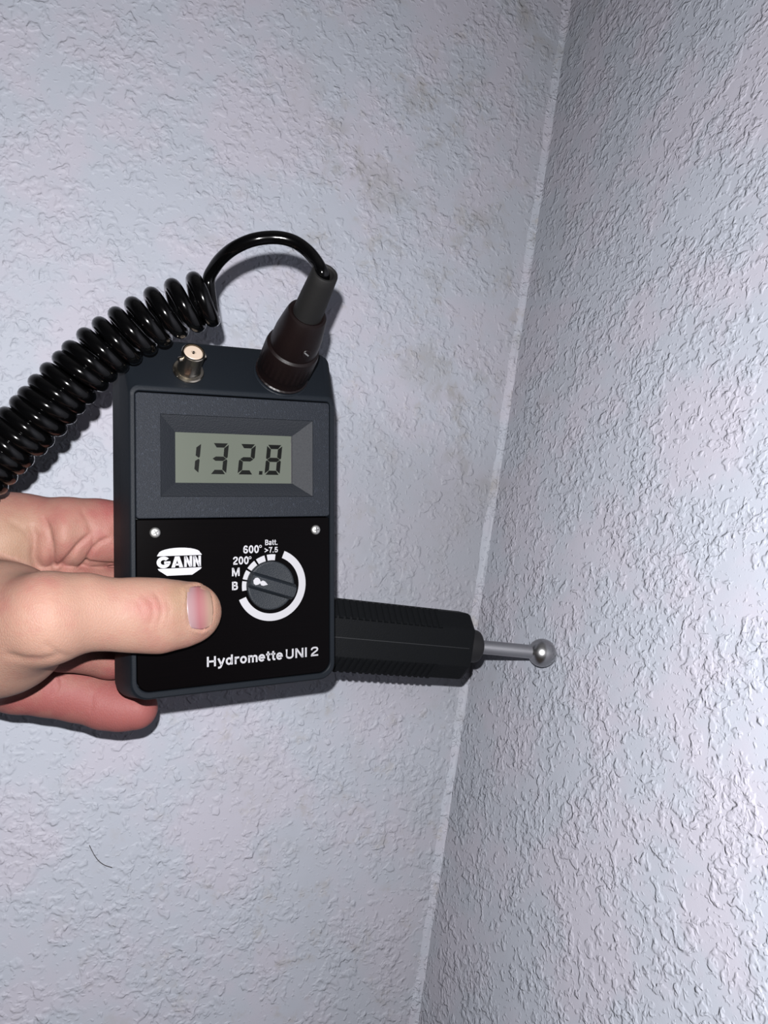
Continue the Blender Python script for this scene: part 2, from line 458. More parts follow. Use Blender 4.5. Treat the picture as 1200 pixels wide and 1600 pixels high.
# lettering: a grotesque drawn with broad strokes (cap height 1, baseline 0)
def ell(cx, cy, rx, ry, a0=0, a1=360, n=20):
    return [(cx + rx * math.cos(math.radians(a0 + (a1 - a0) * i / n)), cy + ry * math.sin(math.radians(a0 + (a1 - a0) * i / n))) for i in range(n + 1)]
GL = {
 'H': (.80, [[(.1, 0), (.1, 1)], [(.62, 0), (.62, 1)], [(.1, .51), (.62, .51)]]),
 'y': (.60, [[(.07, .74), (.30, .05)], [(.51, .74), (.28, -.02), (.23, -.13), (.15, -.18), (.05, -.18)]]),
 'd': (.66, [ell(.27, .37, .18, .285), [(.48, 0), (.48, 1)]]),
 'r': (.42, [[(.1, 0), (.1, .74)], [(.1, .44), (.14, .56), (.22, .64), (.38, .655)]]),
 'o': (.61, [ell(.28, .37, .19, .285)]),
 'm': (.80, [[(.1, 0), (.1, .74)], [(.1, .48), (.15, .60), (.25, .655), (.35, .61), (.39, .48), (.39, 0)], [(.39, .48), (.44, .60), (.54, .655), (.64, .61), (.68, .48), (.68, 0)]]),
 'e': (.60, [ell(.28, .37, .19, .285, -38, -360, 20) + [(.10, .385)]]),
 't': (.40, [[(.18, .95), (.18, .2), (.23, .1), (.35, .09)], [(.02, .66), (.35, .66)]]),
 'U': (.78, [[(.1, 1), (.1, .34)] + ell(.35, .34, .25, .26, 180, 360, 10) + [(.6, .34), (.6, 1)]]),
 'N': (.80, [[(.1, 0), (.1, 1)], [(.62, 0), (.62, 1)], [(.12, .96), (.60, .04)]]),
 'I': (.28, [[(.1, 0), (.1, 1)]]),
 '2': (.58, [[(.09, .66), (.11, .80), (.19, .89), (.30, .91), (.42, .86), (.46, .72), (.42, .58), (.28, .42), (.13, .24), (.09, .09)], [(.05, .09), (.50, .09)]]),
 'B': (.66, [[(.1, 0), (.1, 1)], [(.1, .91), (.36, .91), (.47, .85), (.49, .74), (.46, .61), (.34, .53), (.1, .53)], [(.34, .53), (.49, .46), (.53, .30), (.49, .15), (.36, .09), (.1, .09)]]),
 'M': (.86, [[(.1, 0), (.1, 1)], [(.72, 0), (.72, 1)], [(.13, .96), (.41, .06), (.69, .96)]]),
 '0': (.58, [ell(.28, .5, .18, .41)]),
 '6': (.58, [ell(.28, .31, .18, .22), [(.45, .74), (.40, .86), (.29, .91), (.18, .85), (.11, .65), (.10, .33)]]),
 '5': (.58, [[(.47, .91), (.16, .91), (.12, .48), (.21, .57), (.32, .58), (.43, .5), (.46, .32), (.41, .15), (.27, .09), (.15, .12), (.08, .24)]]),
 '7': (.55, [[(.05, .91), (.48, .91), (.34, .6), (.23, 0)]]),
 '>': (.62, [[(.07, .76), (.50, .45), (.07, .14)]]),
 'a': (.58, [[(.09, .54), (.15, .64), (.26, .67), (.38, .63), (.42, .5), (.42, .12), (.47, .04)], [(.42, .40), (.22, .36), (.11, .28), (.10, .16), (.19, .08), (.32, .11), (.42, .24)]]),
 '.': (.28, [[(.12, 0), (.12, .19)]]),
 ' ': (.3, []),
}
def ribbon(line, hw):
    L = [np.array(p, float) for p in line]; A, B_ = [], []
    closed = len(L) > 3 and np.linalg.norm(L[0] - L[-1]) < 1e-6
    n = len(L)
    for i, p in enumerate(L):
        if closed and i in (0, n - 1): d0, d1 = L[-1] - L[-2], L[1] - L[0]
        else: d0, d1 = (L[i] - L[i - 1] if i else L[1] - L[0]), (L[i + 1] - L[i] if i < n - 1 else L[i] - L[i - 1])
        d0, d1 = d0 / np.linalg.norm(d0), d1 / np.linalg.norm(d1)
        t = d0 + d1; t /= np.linalg.norm(t); nn_ = np.array([-t[1], t[0]]); k_ = hw / max(0.45, float(nn_ @ np.array([-d0[1], d0[0]])))
        A.append(p + nn_ * k_); B_.append(p - nn_ * k_)
    return A, B_
def lettering(txt, u0, u1, vbase, caph, weight=0.19, z=0.00006):
    tot = sum(GL[c_][0] for c_ in txt) - 0.12; sxg = (u1 - u0) / caph / tot; parts_ = []; x = -0.01
    for c_ in txt:
        adv, strokes = GL[c_]
        for st in strokes:
            A, B_ = ribbon([((x + p_[0]) * sxg, p_[1]) for p_ in st], weight / 2)
            P = lambda q_: (lu(u0 + q_[0] * caph), lv(vbase - q_[1] * caph))
            loops = [[(*P(a_), 0), (*P(b2), 0), (*P(b2), z), (*P(a_), z)] for a_, b2 in zip(A, B_)]
            parts_.append(loft(loops))
        x += adv
    return meshobj('lettering', merge(*parts_), M_WHITE, face)
lettering('Hydromette', 28.5, 62.2, 114.8, 4.35)
lettering('UNI', 63.8, 73.9, 114.8, 4.3)
lettering('2', 75.6, 79.2, 114.8, 4.3, 0.17)
lettering('B', 39.6, 42.0, 82.7, 3.6, 0.20)
lettering('M', 39.6, 42.8, 76.7, 3.6, 0.19)
lettering('200', 40.1, 46.8, 71.8, 3.5, 0.18)
lettering('600', 44.6, 51.4, 67.1, 3.5, 0.18)
lettering('Batt.', 54.5, 60.1, 63.8, 2.45, 0.17)
lettering('>7.5', 54.1, 60.2, 67.1, 2.45, 0.17)
for u, v in ((47.7, 69.0), (52.4, 64.2)):
    A = [(0.00062, 0.0), (0.00062, 0.00005), (0.00034, 0.00005), (0.00034, 0.0)]
    meshobj('degree_sign', lathe(A, 20, False, False), M_WHITE, face, None, Matrix.Translation((lu(u), lv(v), 0.00002)))

# maker's emblem: cap arc, heavy letters, hull
cap = [(lu(8.2), lv(67.0)), (lu(8.6), lv(66.2))]
for i in range(13):
    a = math.pi * (1 - i / 12); cap.append((lu(17.4 + 8.6 * math.cos(a)), lv(66.0 - 2.3 * math.sin(a))))
cap += [(lu(26.3), lv(66.2)), (lu(26.7), lv(67.0))]
meshobj('emblem_cap', prism(cap[::-1], 0, 0.00008), M_WHITE, face)
meshobj('emblem_hull', prism([(lu(8.5), lv(72.2)), (lu(26.6), lv(72.2)), (lu(26.2), lv(72.9)), (lu(22.6), lv(75.2)), (lu(12.2), lv(75.2)), (lu(8.9), lv(72.9))], 0, 0.00008), M_WHITE, face)
def glyph(polys, z1): return merge(*[prism([(lu(x), lv(y)) for x, y in p], 0, z1) for p in polys])
# heavy G
G = []
gx, gy, ro_x, ro_y, ri_x, ri_y = 10.85, 69.6, 2.8, 2.45, 1.15, 1.0
nn = 18; a0, a1 = math.radians(40), math.radians(350)
for i in range(nn):
    p, q_ = a0 + (a1 - a0) * i / nn, a0 + (a1 - a0) * (i + 1) / nn
    G.append([(gx + ri_x * math.cos(p), gy - ri_y * math.sin(p)), (gx + ro_x * math.cos(p), gy - ro_y * math.sin(p)),
              (gx + ro_x * math.cos(q_), gy - ro_y * math.sin(q_)), (gx + ri_x * math.cos(q_), gy - ri_y * math.sin(q_))])
G.append([(11.1, 69.2), (13.65, 69.2), (13.65, 70.3), (11.1, 70.3)])
meshobj('emblem_letter', glyph(G, 0.00009), M_WHITE, face)
A = [[(14.0, 71.9), (15.5, 67.3), (16.5, 67.3), (16.5, 68.6), (15.5, 71.9)], [(16.5, 67.3), (17.4, 67.3), (18.9, 71.9), (17.3, 71.9), (16.5, 69.2)], [(15.6, 70.3), (17.4, 70.3), (17.7, 71.1), (15.4, 71.1)]]
meshobj('emblem_letter', glyph(A, 0.00009), M_WHITE, face)
for x in (19.3, 23.0):
    Nn = [[(x, 67.3), (x + 1.05, 67.3), (x + 1.05, 71.9), (x, 71.9)], [(x + 2.25, 67.3), (x + 3.3, 67.3), (x + 3.3, 71.9), (x + 2.25, 71.9)], [(x, 67.3), (x + 1.15, 67.3), (x + 3.3, 71.9), (x + 2.15, 71.9)]]
    meshobj('emblem_letter', glyph(Nn, 0.00009), M_WHITE, face)

# connector deck normal (32.3 deg off the face, towards the top)
def deck(u, v):     # a point on the deck; deck runs from (v=-3.9, z=-0.5) to (v=-21.2, z=-11.4)
    z = -0.5 + (v + 3.9) / (-23.6 + 3.9) * (-12.4)
    return Vector((lu(u), lv(v), z / 1000))
dn = Vector((0, 12.4, 19.7)).normalized()
dx = Vector((1, 0, 0)); dy = dn.cross(dx)
def deckM(u, v): return axes(deck(u, v), dx, dy, dn)

MB = deckM(22.5, -10.6)
bn = meshobj('coaxial_socket', lathe([(a / 1000, z / 1000) for a, z in ((6.6, -0.4), (6.6, 0.5), (6.2, 1.1), (5.2, 1.4), (4.9, 2.6), (4.7, 3.0), (4.7, 10.6), (4.85, 10.8), (4.85, 11.6), (4.6, 12.0), (4.05, 12.0), (4.0, 10.2), (0.001, 10.2))], 48, False, False), M_NICKEL, meter, 30, MB)
bn['label'] = 'shiny nickel round socket'
for s in (0, 1):
    a = math.radians(195 + 180 * s)
    R = MB @ Matrix.Rotation(a, 4, 'Z') @ Matrix.Translation((0.0045, 0, 0.0085)) @ Matrix.Rotation(math.pi / 2, 4, 'Y')
    meshobj('bayonet_lug', lathe([(0.0011, 0), (0.0011, 0.0013), (0.0008, 0.0016), (0.0001, 0.0017)], 16), M_NICKEL, bn, 40, R)
ins = meshobj('insulator', lathe([(a / 1000, z / 1000) for a, z in ((3.9, 10.2), (3.9, 11.4), (3.5, 11.8), (1.0, 11.8), (0.8, 11.0), (0.001, 11.0))], 36), M_CREAM, bn, 35, MB)
meshobj('contact_pin', lathe([(0.0005, 0.011), (0.0005, 0.0121), (0.0001, 0.0123)], 12), M_NICKEL, ins, 35, MB)
MP = deckM(64.2, -12.3)
meshobj('socket_ring', lathe([(a / 1000, z / 1000) for a, z in ((12.6, -0.5), (12.6, 0.25), (12.3, 0.5), (11.0, 0.5))], 64, True, True), M_HOUS, meter, 30, MP)

# ------------------------------------------------------------------ spiral cable with plug
DM = meter.matrix_world
plugM = DM @ MP
def world_axes_to_S(v): return v
cable = empty('spiral_cable', 'glossy black coiled cable plugged into the top of the slate grey meter', 'cable', plugM)
inv = plugM.inverted()
K = lambda L: [(a / 1000, z / 1000) for a, z in L]
KP = lambda L: [(a * 1.035 / 1000, z * 1.05 / 1000) for a, z in L]
def rib1(k_, i): return 1.0 + (0.003 if (k_ % 4) < 2 else -0.003) if 2 <= i <= 5 else 1.0
sl = meshobj('plug_sleeve', lathe(KP([(11.0, 0.6), (11.6, 1.1), (11.7, 1.6), (11.2, 2.1), (11.2, 3.0), (11.2, 6.0), (11.6, 6.7), (11.5, 16.0), (11.2, 17.6), (10.2, 18.3)]), 120, True, True, rib1), M_PLUG, cable, 30)
pb = meshobj('plug_body', lathe(KP([(10.0, 18.0), (10.2, 19.5), (9.9, 25.5), (9.0, 31.5), (8.3, 35.4), (7.9, 36.5), (6.9, 36.9), (6.2, 36.6)]), 64), M_PLUG, cable, 30)
rl = meshobj('strain_relief', lathe(KP([(6.1, 36.0), (6.0, 38.0), (5.7, 46.0), (5.3, 54.0), (5.15, 57.2), (4.9, 57.8), (4.3, 57.9), (3.6, 57.5), (3.3, 54.0)]), 48), M_RELIEF, cable, 35)
# clamp screw on the body, on the side turned to the camera
Rs = Matrix.Rotation(math.radians(-82), 4, 'Z') @ Matrix.Translation((0.0096, 0, 0.0255)) @ Matrix.Rotation(math.radians(90 - 6), 4, 'Y')
sc_ = meshobj('clamp_screw', lathe(K([(2.0, 0.0), (2.0, 0.95), (1.8, 1.15), (0.001, 1.15)]), 24), M_PLUG, pb, 35, Rs)
meshobj('screw_slot', xf(box(-0.0015, 0.0015, -0.0003, 0.0003, 0.0010, 0.00125), Rs @ Matrix.Rotation(0.9, 4, 'Z')), M_SCREW, sc_)

def PX(px, py, z):      # surveyed bearing (in pixels off the optical axis, focal length 1200) and depth
    return np.array([(px - 600) / 1200 * z, (py - 800) / 1200 * z, z])

def crspline(P, n):
    P = np.asarray(P, float); m = len(P); out = []
    Q = np.vstack([2 * P[0] - P[1], P, 2 * P[-1] - P[-2]])
    for i in range(m - 1):
        p0, p1, p2, p3 = Q[i:i + 4]
        for t in np.arange(n) / n:
            out.append(0.5 * ((2 * p1) + (-p0 + p2) * t + (2 * p0 - 5 * p1 + 4 * p2 - p3) * t * t + (-p0 + 3 * p1 - 3 * p2 + p3) * t ** 3))
    out.append(P[-1]); return np.array(out)

def tube(P, rad, seg=16):
    P = np.asarray(P); T = np.gradient(P, axis=0); T /= np.linalg.norm(T, axis=1)[:, None]
    n = np.cross(T[0], [0.3, 0.2, 0.9]); n /= np.linalg.norm(n); loops = []
    for i in range(len(P)):
        n = n - T[i] * (n @ T[i]); n /= np.linalg.norm(n); b_ = np.cross(T[i], n)
        rd = rad[i] if hasattr(rad, '__len__') else rad
        loops.append([tuple(P[i] + rd * (math.cos(2 * math.pi * k_ / seg) * n + math.sin(2 * math.pi * k_ / seg) * b_)) for k_ in range(seg)])
    return loft(loops)

cl = [(10.5, 691), (27, 678), (41, 662), (58, 647), (73.5, 629.5), (89, 611.5), (105.6, 595), (124.5, 577), (140, 560.5), (160.5, 543), (182, 528), (206, 513), (231, 498), (258.5, 484.5), (288.5, 472.5), (319.5, 463.5)]
ext = [(10.5 - 15.0 * i, 691 + 15.5 * i) for i in range(9, 0, -1)]
cl = ext + cl
cpts = np.array([PX(x, y + 5, 0.298 + 0.010 * max(0, (i - 9)) / 15 - 0.001 * max(0, 9 - i)) for i, (x, y) in enumerate(cl)])
sub = 32
C = crspline(cpts, sub); T = np.gradient(C, axis=0); T /= np.linalg.norm(T, axis=1)[:, None]
HP = []
R_COIL = 0.0086
for i in range(len(C)):
    ph = 2 * math.pi * i / sub
    fr = np.array([0, -0.02, -1.0]); fr = fr - T[i] * (fr @ T[i]); fr /= np.linalg.norm(fr)      # towards the lens
    dn_ = np.cross(fr, T[i]); dn_ = dn_ if dn_[1] > 0 else -dn_                              # downwards
    HP.append(C[i] + R_COIL * (math.cos(ph) * fr + math.sin(ph) * dn_))
HP = HP[:-1]
# last turn: down the front, up behind and out into the free loop
i = len(C) - 1
fr = np.array([0, 0, -1.0]); fr -= T[i] * (fr @ T[i]); fr /= np.linalg.norm(fr)
dn_ = np.cross(fr, T[i]); dn_ = dn_ if dn_[1] > 0 else -dn_
tailc = C[i]
for a in (0, 30, 60, 90, 120, 150, 175):
    ph = math.radians(a); HP.append(tailc + T[i] * (0.0012 * a / 205) + R_COIL * (math.cos(ph) * fr + math.sin(ph) * dn_))
loop = [(326, 439, 0.3155), (335, 418, 0.3115), (349, 401, 0.3060), (369, 386, 0.3015), (397, 374.5, 0.2998), (430, 371, 0.3009), (457, 376.5, 0.3018), (478, 390, 0.3016), (493, 407, 0.3003), (502.5, 424, 0.2982)]
LP = [PX(*p) for p in loop]
endp = plugM @ Vector((0, 0, 0.0578)); endq = plugM @ Vector((0, 0, 0.0495))
def unS(v):
    d = np.array([v.x, v.y, v.z - CAMZ]); return HOR * d[0] + FWD * d[1] + VUP * d[2]
tail = crspline([HP[-1]] + LP + [unS(endp), unS(endq)], 10)
allp = np.array(HP + list(tail[1:]))
Wp = [inv @ S(p) for p in allp]
nH = len(HP); rad = [0.0031 - 0.0005 * min(1, max(0, (i - nH + 8) / 16)) for i in range(len(Wp))]
vf = tube(np.array([tuple(p) for p in Wp]), rad, 16)
cord = meshobj('cord', vf, M_CORD, cable, 60)

# ------------------------------------------------------------------ ball electrode
A0 = PX(530, 991, 0.3978); A1 = PX(722, 1008.0, 0.4292)
ax = A1 - A0; ax /= np.linalg.norm(ax)
wv = W_ - ax * (W_ @ ax); wv /= np.linalg.norm(wv)        # depth axis of the handle
uv = np.cross(wv, ax)                                      # across
if uv[1] > 0: uv = -uv
NRW = np.array(HOR) * math.cos(ALPHA) + FWD * math.sin(ALPHA)      # right wall normal in survey axes
ball_c = PX(847, 1020, 1.0); ball_c = ball_c * ((CORNER.x * math.cos(ALPHA) + CORNER.y * math.sin(ALPHA) - 0.0089) / float(ball_c @ NRW))
probe = empty('ball_electrode', 'black ribbed octagonal probe handle with steel rod and ball tip behind the meter', 'probe',
              axes(S(A1), SD(uv), SD(-wv), SD(ax)) if SD(uv).cross(SD(-wv)).dot(SD(ax)) > 0 else axes(S(A1), SD(-uv), SD(-wv), SD(ax)))
pinv = probe.matrix_world.inverted()
sx = 1 if SD(uv).cross(SD(-wv)).dot(SD(ax)) > 0 else -1
# local: x across (up in the photo when sx>0), y towards the camera, z along towards the ball
hx, hy, cx_, cy_ = 0.0182, 0.0125, 0.0078, 0.0072
def octo(s, z, bev=0.0007):
    P = [(-hx + cx_, hy), (hx - cx_, hy), (hx, hy - cy_), (hx, -hy + cy_), (hx - cx_, -hy), (-hx + cx_, -hy), (-hx, -hy + cy_), (-hx, hy - cy_)]
    return [(x * s, y * s, z) for x, y in P]
LH = 0.150
hnd = meshobj('handle', loft([octo(0.90, -LH), octo(1, -LH + 0.002), octo(1, -0.0022), octo(0.965, -0.0007), octo(0.93, 0.0)]), M_HAND, probe, 20)
bevel(hnd, 0.0006, 2)
# moulding seam between the two half shells on the front flat
meshobj('seam', box(-0.00018, 0.00018, hy - 0.0003, hy + 0.00003, -LH + 0.003, -0.003), M_GROOVE, hnd)
# grip ribs: raised bars across the two slanted facets
def ribs(side):
    fx = Vector((side * (hx - cx_), hy, 0)); fy = Vector((side * hx, hy - cy_, 0))
    d = (fy - fx).normalized(); nrm = Vector((side * cy_, cx_, 0)).normalized(); L = (fy - fx).length
    z = -0.0225; cnt = 0
    while z > -LH + 0.02:
        a = fx - d * 0.0008; bq = fx + d * (L + 0.0002)
        V = []
        for p, hgt in ((a, 0.0005), (bq, 0.0004)):
            for dz, hh in ((-0.0013, -0.0004), (-0.0009, hgt), (0.0009, hgt), (0.0013, -0.0004)):
                V.append(tuple(p + nrm * hh + Vector((0, 0, z + dz))))
        F = [(0, 1, 2, 3), (7, 6, 5, 4), (0, 4, 5, 1), (1, 5, 6, 2), (2, 6, 7, 3), (3, 7, 4, 0)]
        meshobj('grip_rib', (V, F), M_HAND, hnd)
        z -= 0.0036; cnt += 1
ribs(1); ribs(-1)
col_ = meshobj('collar', lathe(K([(9.2, -1.0), (9.2, 7.6), (8.8, 8.9), (7.8, 9.7), (6.0, 10.0), (4.2, 10.0)]), 48), M_BLACK, probe, 35)
bl = pinv @ S(ball_c)
rs = Vector((0, 0, 0.003)); re = bl; dvec = (re - rs); Lr = dvec.length
q4 = dvec.to_track_quat('Z', 'Y').to_matrix().to_4x4(); q4.translation = rs
meshobj('rod', lathe([(0.00385, 0), (0.00385, Lr - 0.0065), (0.0036, Lr - 0.004)], 40), M_STEEL, probe, 35, q4)
bm = bmesh.new(); bmesh.ops.create_uvsphere(bm, u_segments=64, v_segments=40, radius=0.0080)
me = bpy.data.meshes.new('ball_tip'); bm.to_mesh(me); bm.free(); me.transform(Matrix.Translation(bl) @ q4.to_3x3().to_4x4())
link('ball_tip', me, M_BALL, probe, smooth=True)

# ------------------------------------------------------------------ hand
WO = float(W_ @ O_)
def D(px, py, wdepth):
    """point on the bearing (px,py) lying wdepth metres behind the meter's front face plane"""
    r_ = np.array([(px - 600) / 1200, (py - 800) / 1200, 1.0]); return r_ * (WO + wdepth) / (W_ @ r_)
UPV = np.array([0, -1.0, 0])
# chains: (point, radius, flatten factor along the depth normal)
thumb = [(PX(-30, 990, 0.302), .0235, 1.0), (D(75, 966, -0.0115), .0172, 1.10), (D(130, 957, -0.0105), .0146, 1.22), (D(180, 960.5, -0.0108), .0135, 1.28),
         (D(215, 961, -0.0112), .0142, 1.32), (D(250, 962.5, -0.0110), .0144, 1.36), (D(285, 960, -0.0098), .0129, 1.36), (D(300.5, 957.5, -0.0093), .01195, 1.36)]
index = [(PX(-40, 842, .325), .0185, 1.0), (PX(40, 832, .335), .0160, 1.0), (D(105, 831, .038), .0146, 1.1), (D(150, 832, .040), .0146, 1.1), (D(200, 833, .0395), .0138, 1.1), (D(310, 838, .0385), .0125, 1.1), (D(400, 850, .0370), .0110, 1.1)]
middle = [(PX(0, 905, .335), .016, 1.0), (D(100, 920, .042), .0135, 1.0), (D(180, 926, .048), .0130, 1.0), (D(300, 935, .0635), .0120, 1.0), (D(430, 948, .0640), .0105, 1.0)]
ring = [(PX(20, 985, .34), .015, 1.0), (D(100, 1002, .044), .0128, 1.0), (D(174, 1019, .049), .0118, 1.0), (D(300, 1012, .0635), .0110, 1.0), (D(410, 1002, .0635), .0098, 1.0)]
pinky = [(PX(-50, 1045, .345), .016, 1.0), (PX(30, 1066, .352), .0138, 1.0), (PX(80, 1073, .356), .0134, 1.0), (PX(120, 1084, .359), .0124, 1.0), (PX(165, 1099, .361), .0117, 1.0), (PX(190, 1105, .361), .0106, 1.0), (PX(213, 1107, .361), .0098, 1.0)]
palm = [(PX(-10, 845, .330), .0175, 1.0), (PX(-30, 940, .332), .0225, 1.0), (PX(-30, 1030, .338), .0195, 1.0)]
back = [(PX(0, 982, .304), .0255, 1.1), (PX(-120, 985, .306), .033, 1.0), (PX(-260, 1010, .300), .033, 1.15), (PX(-420, 1060, .288), .033, 1.2), (PX(-760, 1180, .262), .041, 1.1)]
pmass = [(PX(-50, 880, .328), .024, 1.0), (PX(-200, 960, .315), .031, 1.0)]
vx = 0.00085
lo = np.array([-0.300, -0.020, 0.215]); hi_ = np.array([-0.045, 0.140, 0.405])
gx_ = [np.arange(lo[k_], hi_[k_], vx, dtype=np.float32) for k_ in range(3)]
shape = tuple(len(a) for a in gx_)
Wf = W_.astype(np.float32)

def chain(ch, k_=0.003):
    """distance field of a tapering chain of flattened round cones, evaluated in its own box"""
    P = np.array([c_[0] for c_ in ch]); mx = max(c_[1] for c_ in ch) + 0.012
    a = np.maximum(((P.min(0) - mx - lo) / vx).astype(int), 0); b_ = np.minimum(((P.max(0) + mx - lo) / vx).astype(int) + 1, shape)
    X = gx_[0][a[0]:b_[0]][:, None, None]; Y = gx_[1][a[1]:b_[1]][None, :, None]; Z = gx_[2][a[2]:b_[2]][None, None, :]
    out = None
    for (p, r0, f0_), (q2, r1, f1_) in zip(ch[:-1], ch[1:]):
        d = q2 - p; L2 = float(d @ d)
        t = ((X - p[0]) * d[0] + (Y - p[1]) * d[1] + (Z - p[2]) * d[2]) / L2
        t = np.clip(t, 0, 1).astype(np.float32)
        ex = X - p[0] - t * d[0]; ey = Y - p[1] - t * d[1]; ez = Z - p[2] - t * d[2]
        ww = ex * Wf[0] + ey * Wf[1] + ez * Wf[2]
        f_ = f0_ + (f1_ - f0_) * t
        dd = np.sqrt(np.maximum(ex * ex + ey * ey + ez * ez + (f_ * f_ - 1) * ww * ww, 0)) - (r0 + (r1 - r0) * t)
        dd = dd.astype(np.float32)
        out = dd if out is None else smin(out, dd, k_)
    full = np.full(shape, 0.03, np.float32)
    full[a[0]:b_[0], a[1]:b_[1], a[2]:b_[2]] = np.minimum(out, 0.03)
    return full
def smin(a, b_, k_):
    h = np.maximum(k_ - np.abs(a - b_), 0) / k_
    return np.minimum(a, b_) - h * h * k_ * 0.25
base = smin(chain(palm, .01), chain(pmass, .01), .012)
base = smin(base, chain(back, .006), .008)
fing = None
for ch, kk in ((index, .010), (middle, .007), (ring, .006), (pinky, .007)):
    g = smin(base, chain(ch), kk)
    fing = g if fing is None else smin(fing, g, .0009)
tg = smin(chain(back, .006), chain(thumb), .008)
hand_f = smin(fing, tg, .0035)
# skin closes on the meter and on the probe handle without entering them
GX, GY, GZ = gx_[0][:, None, None] - O_[0], gx_[1][None, :, None] - O_[1], gx_[2][None, None, :] - O_[2]
gu_ = (GX * U_[0] + GY * U_[1] + GZ * U_[2]).astype(np.float32); gv_ = (GX * V_[0] + GY * V_[1] + GZ * V_[2]).astype(np.float32)
gw_ = (GX * W_[0] + GY * W_[1] + GZ * W_[2]).astype(np.float32)
dh = np.maximum(-gw_ - 0.0001, gw_ - 0.0271)
dh = np.maximum(dh, -(gu_ + 0.0027) - 0.10 * gw_); dh = np.maximum(dh, gu_ - 0.091)
dh = np.maximum(dh, gv_ - 0.1257 - 0.20 * gw_)
rimd = np.maximum(np.abs(gu_ + 0.0013) - 0.0015, np.abs(gw_) - 0.0009)      # the raised rim under the thumb
hand_f = np.maximum(hand_f, 0.0003 - np.minimum(dh, rimd))
HX, HY, HZ = gx_[0][:, None, None] - A1[0], gx_[1][None, :, None] - A1[1], gx_[2][None, None, :] - A1[2]
pa = HX * ax[0] + HY * ax[1] + HZ * ax[2]; pu = np.abs(HX * uv[0] + HY * uv[1] + HZ * uv[2]); pw = np.abs(HX * wv[0] + HY * wv[1] + HZ * wv[2])
dp = np.maximum(np.maximum(pu - hx, pw - hy), np.maximum((pu * cy_ + pw * cx_ - hx * cy_ - (hy - cy_) * cx_) / math.hypot(cx_, cy_), np.maximum(pa, -pa - LH)))
hand_f = np.maximum(hand_f, 0.0006 - dp).astype(np.float32)
del gu_, gv_, gw_, dh, rimd, pa, pu, pw, dp
import openvdb as vdb
grid = vdb.FloatGrid(background=0.03)
grid.copyFromArray(hand_f.astype(np.float32))
pts, quads = grid.convertToQuads(isovalue=0.0)
pts = pts.astype(float) * vx + lo

def laplace_smooth(P, quads, it, lam=0.5):
    n = len(P); e = np.vstack([quads[:, [0, 1]], quads[:, [1, 2]], quads[:, [2, 3]], quads[:, [3, 0]]])
    cnt = np.bincount(e.ravel(), minlength=n).astype(float)
    for _ in range(it):
        acc = np.zeros_like(P)
        for k_ in range(3):
            acc[:, k_] = np.bincount(e[:, 0], P[e[:, 1], k_], n) + np.bincount(e[:, 1], P[e[:, 0], k_], n)
        P = P + lam * (acc / cnt[:, None] - P)
    return P
quads = np.asarray(quads).astype(int)
pts = laplace_smooth(pts, quads, 3)

def vnormals(P, quads):
    fn = np.cross(P[quads[:, 2]] - P[quads[:, 0]], P[quads[:, 3]] - P[quads[:, 1]])
    nrm = np.zeros_like(P)
    for k_ in range(4):
        for c_ in range(3): nrm[:, c_] += np.bincount(quads[:, k_], fn[:, c_], len(P))
    return nrm / np.maximum(np.linalg.norm(nrm, axis=1), 1e-12)[:, None]
nr_ = vnormals(pts, quads)
# outward test
ctr = PX(75, 966, .298)
i0 = np.argmin(np.abs(pts - (ctr + np.array([0, 0, -.016]))).sum(1))
if nr_[i0][2] > 0: quads = quads[:, ::-1]; nr_ = -nr_

# creases and folds pressed into the skin
scr = np.c_[600 + 1200 * pts[:, 0] / pts[:, 2], 800 + 1200 * pts[:, 1] / pts[:, 2]]
facing = np.clip(-(nr_ * (pts / np.linalg.norm(pts, axis=1)[:, None])).sum(1), 0, 1)
def seg_dist(P2, line):
    best = np.full(len(P2), 1e9); L = np.array(line, float)
    tt = np.zeros(len(P2))
    for i_ in range(len(L) - 1):
        a, b_ = L[i_], L[i_ + 1]; d = b_ - a
        t = np.clip(((P2 - a) @ d) / (d @ d), 0, 1)
        dist = np.linalg.norm(P2 - a - t[:, None] * d, axis=1)
        m = dist < best; best[m] = dist[m]; tt[m] = (i_ + t[m]) / (len(L) - 1)
    return best, tt
def h3(x, y): return (x / 3.333, 760 + y / 3.333)
disp = np.zeros(len(pts))
def crease(line, depth, width, zlim=None, taper=True):
    global disp
    d_, t_ = seg_dist(scr, [h3(*p) for p in line])
    m = np.exp(-(d_ / width) ** 2) * (facing > 0.12)
    if zlim == 'thumb': m *= isthumb
    if zlim == 'fing': m *= (1 - isthumb)
    if taper: m *= np.clip(np.minimum(t_, 1 - t_) * 6, 0, 1) ** 0.6
    disp -= depth * m * (0.78 if zlim == 'fing' else 1.0)
# thumb membership by distance to its chain
def chain_dist(P, ch):
    best = np.full(len(P), 1e9)
    for (p, r0, _), (q2, r1, _) in zip(ch[:-1], ch[1:]):
        d = q2 - p; t = np.clip((P - p) @ d / (d @ d), 0, 1)
        best = np.minimum(best, np.linalg.norm(P - p - t[:, None] * d, axis=1) - (r0 + (r1 - r0) * t))
    return best
dthumb = chain_dist(pts, thumb + [])
isthumb = (np.minimum(dthumb, chain_dist(pts, back)) < np.minimum.reduce([chain_dist(pts, c_) for c_ in (index, middle, ring, pinky)])).astype(float)
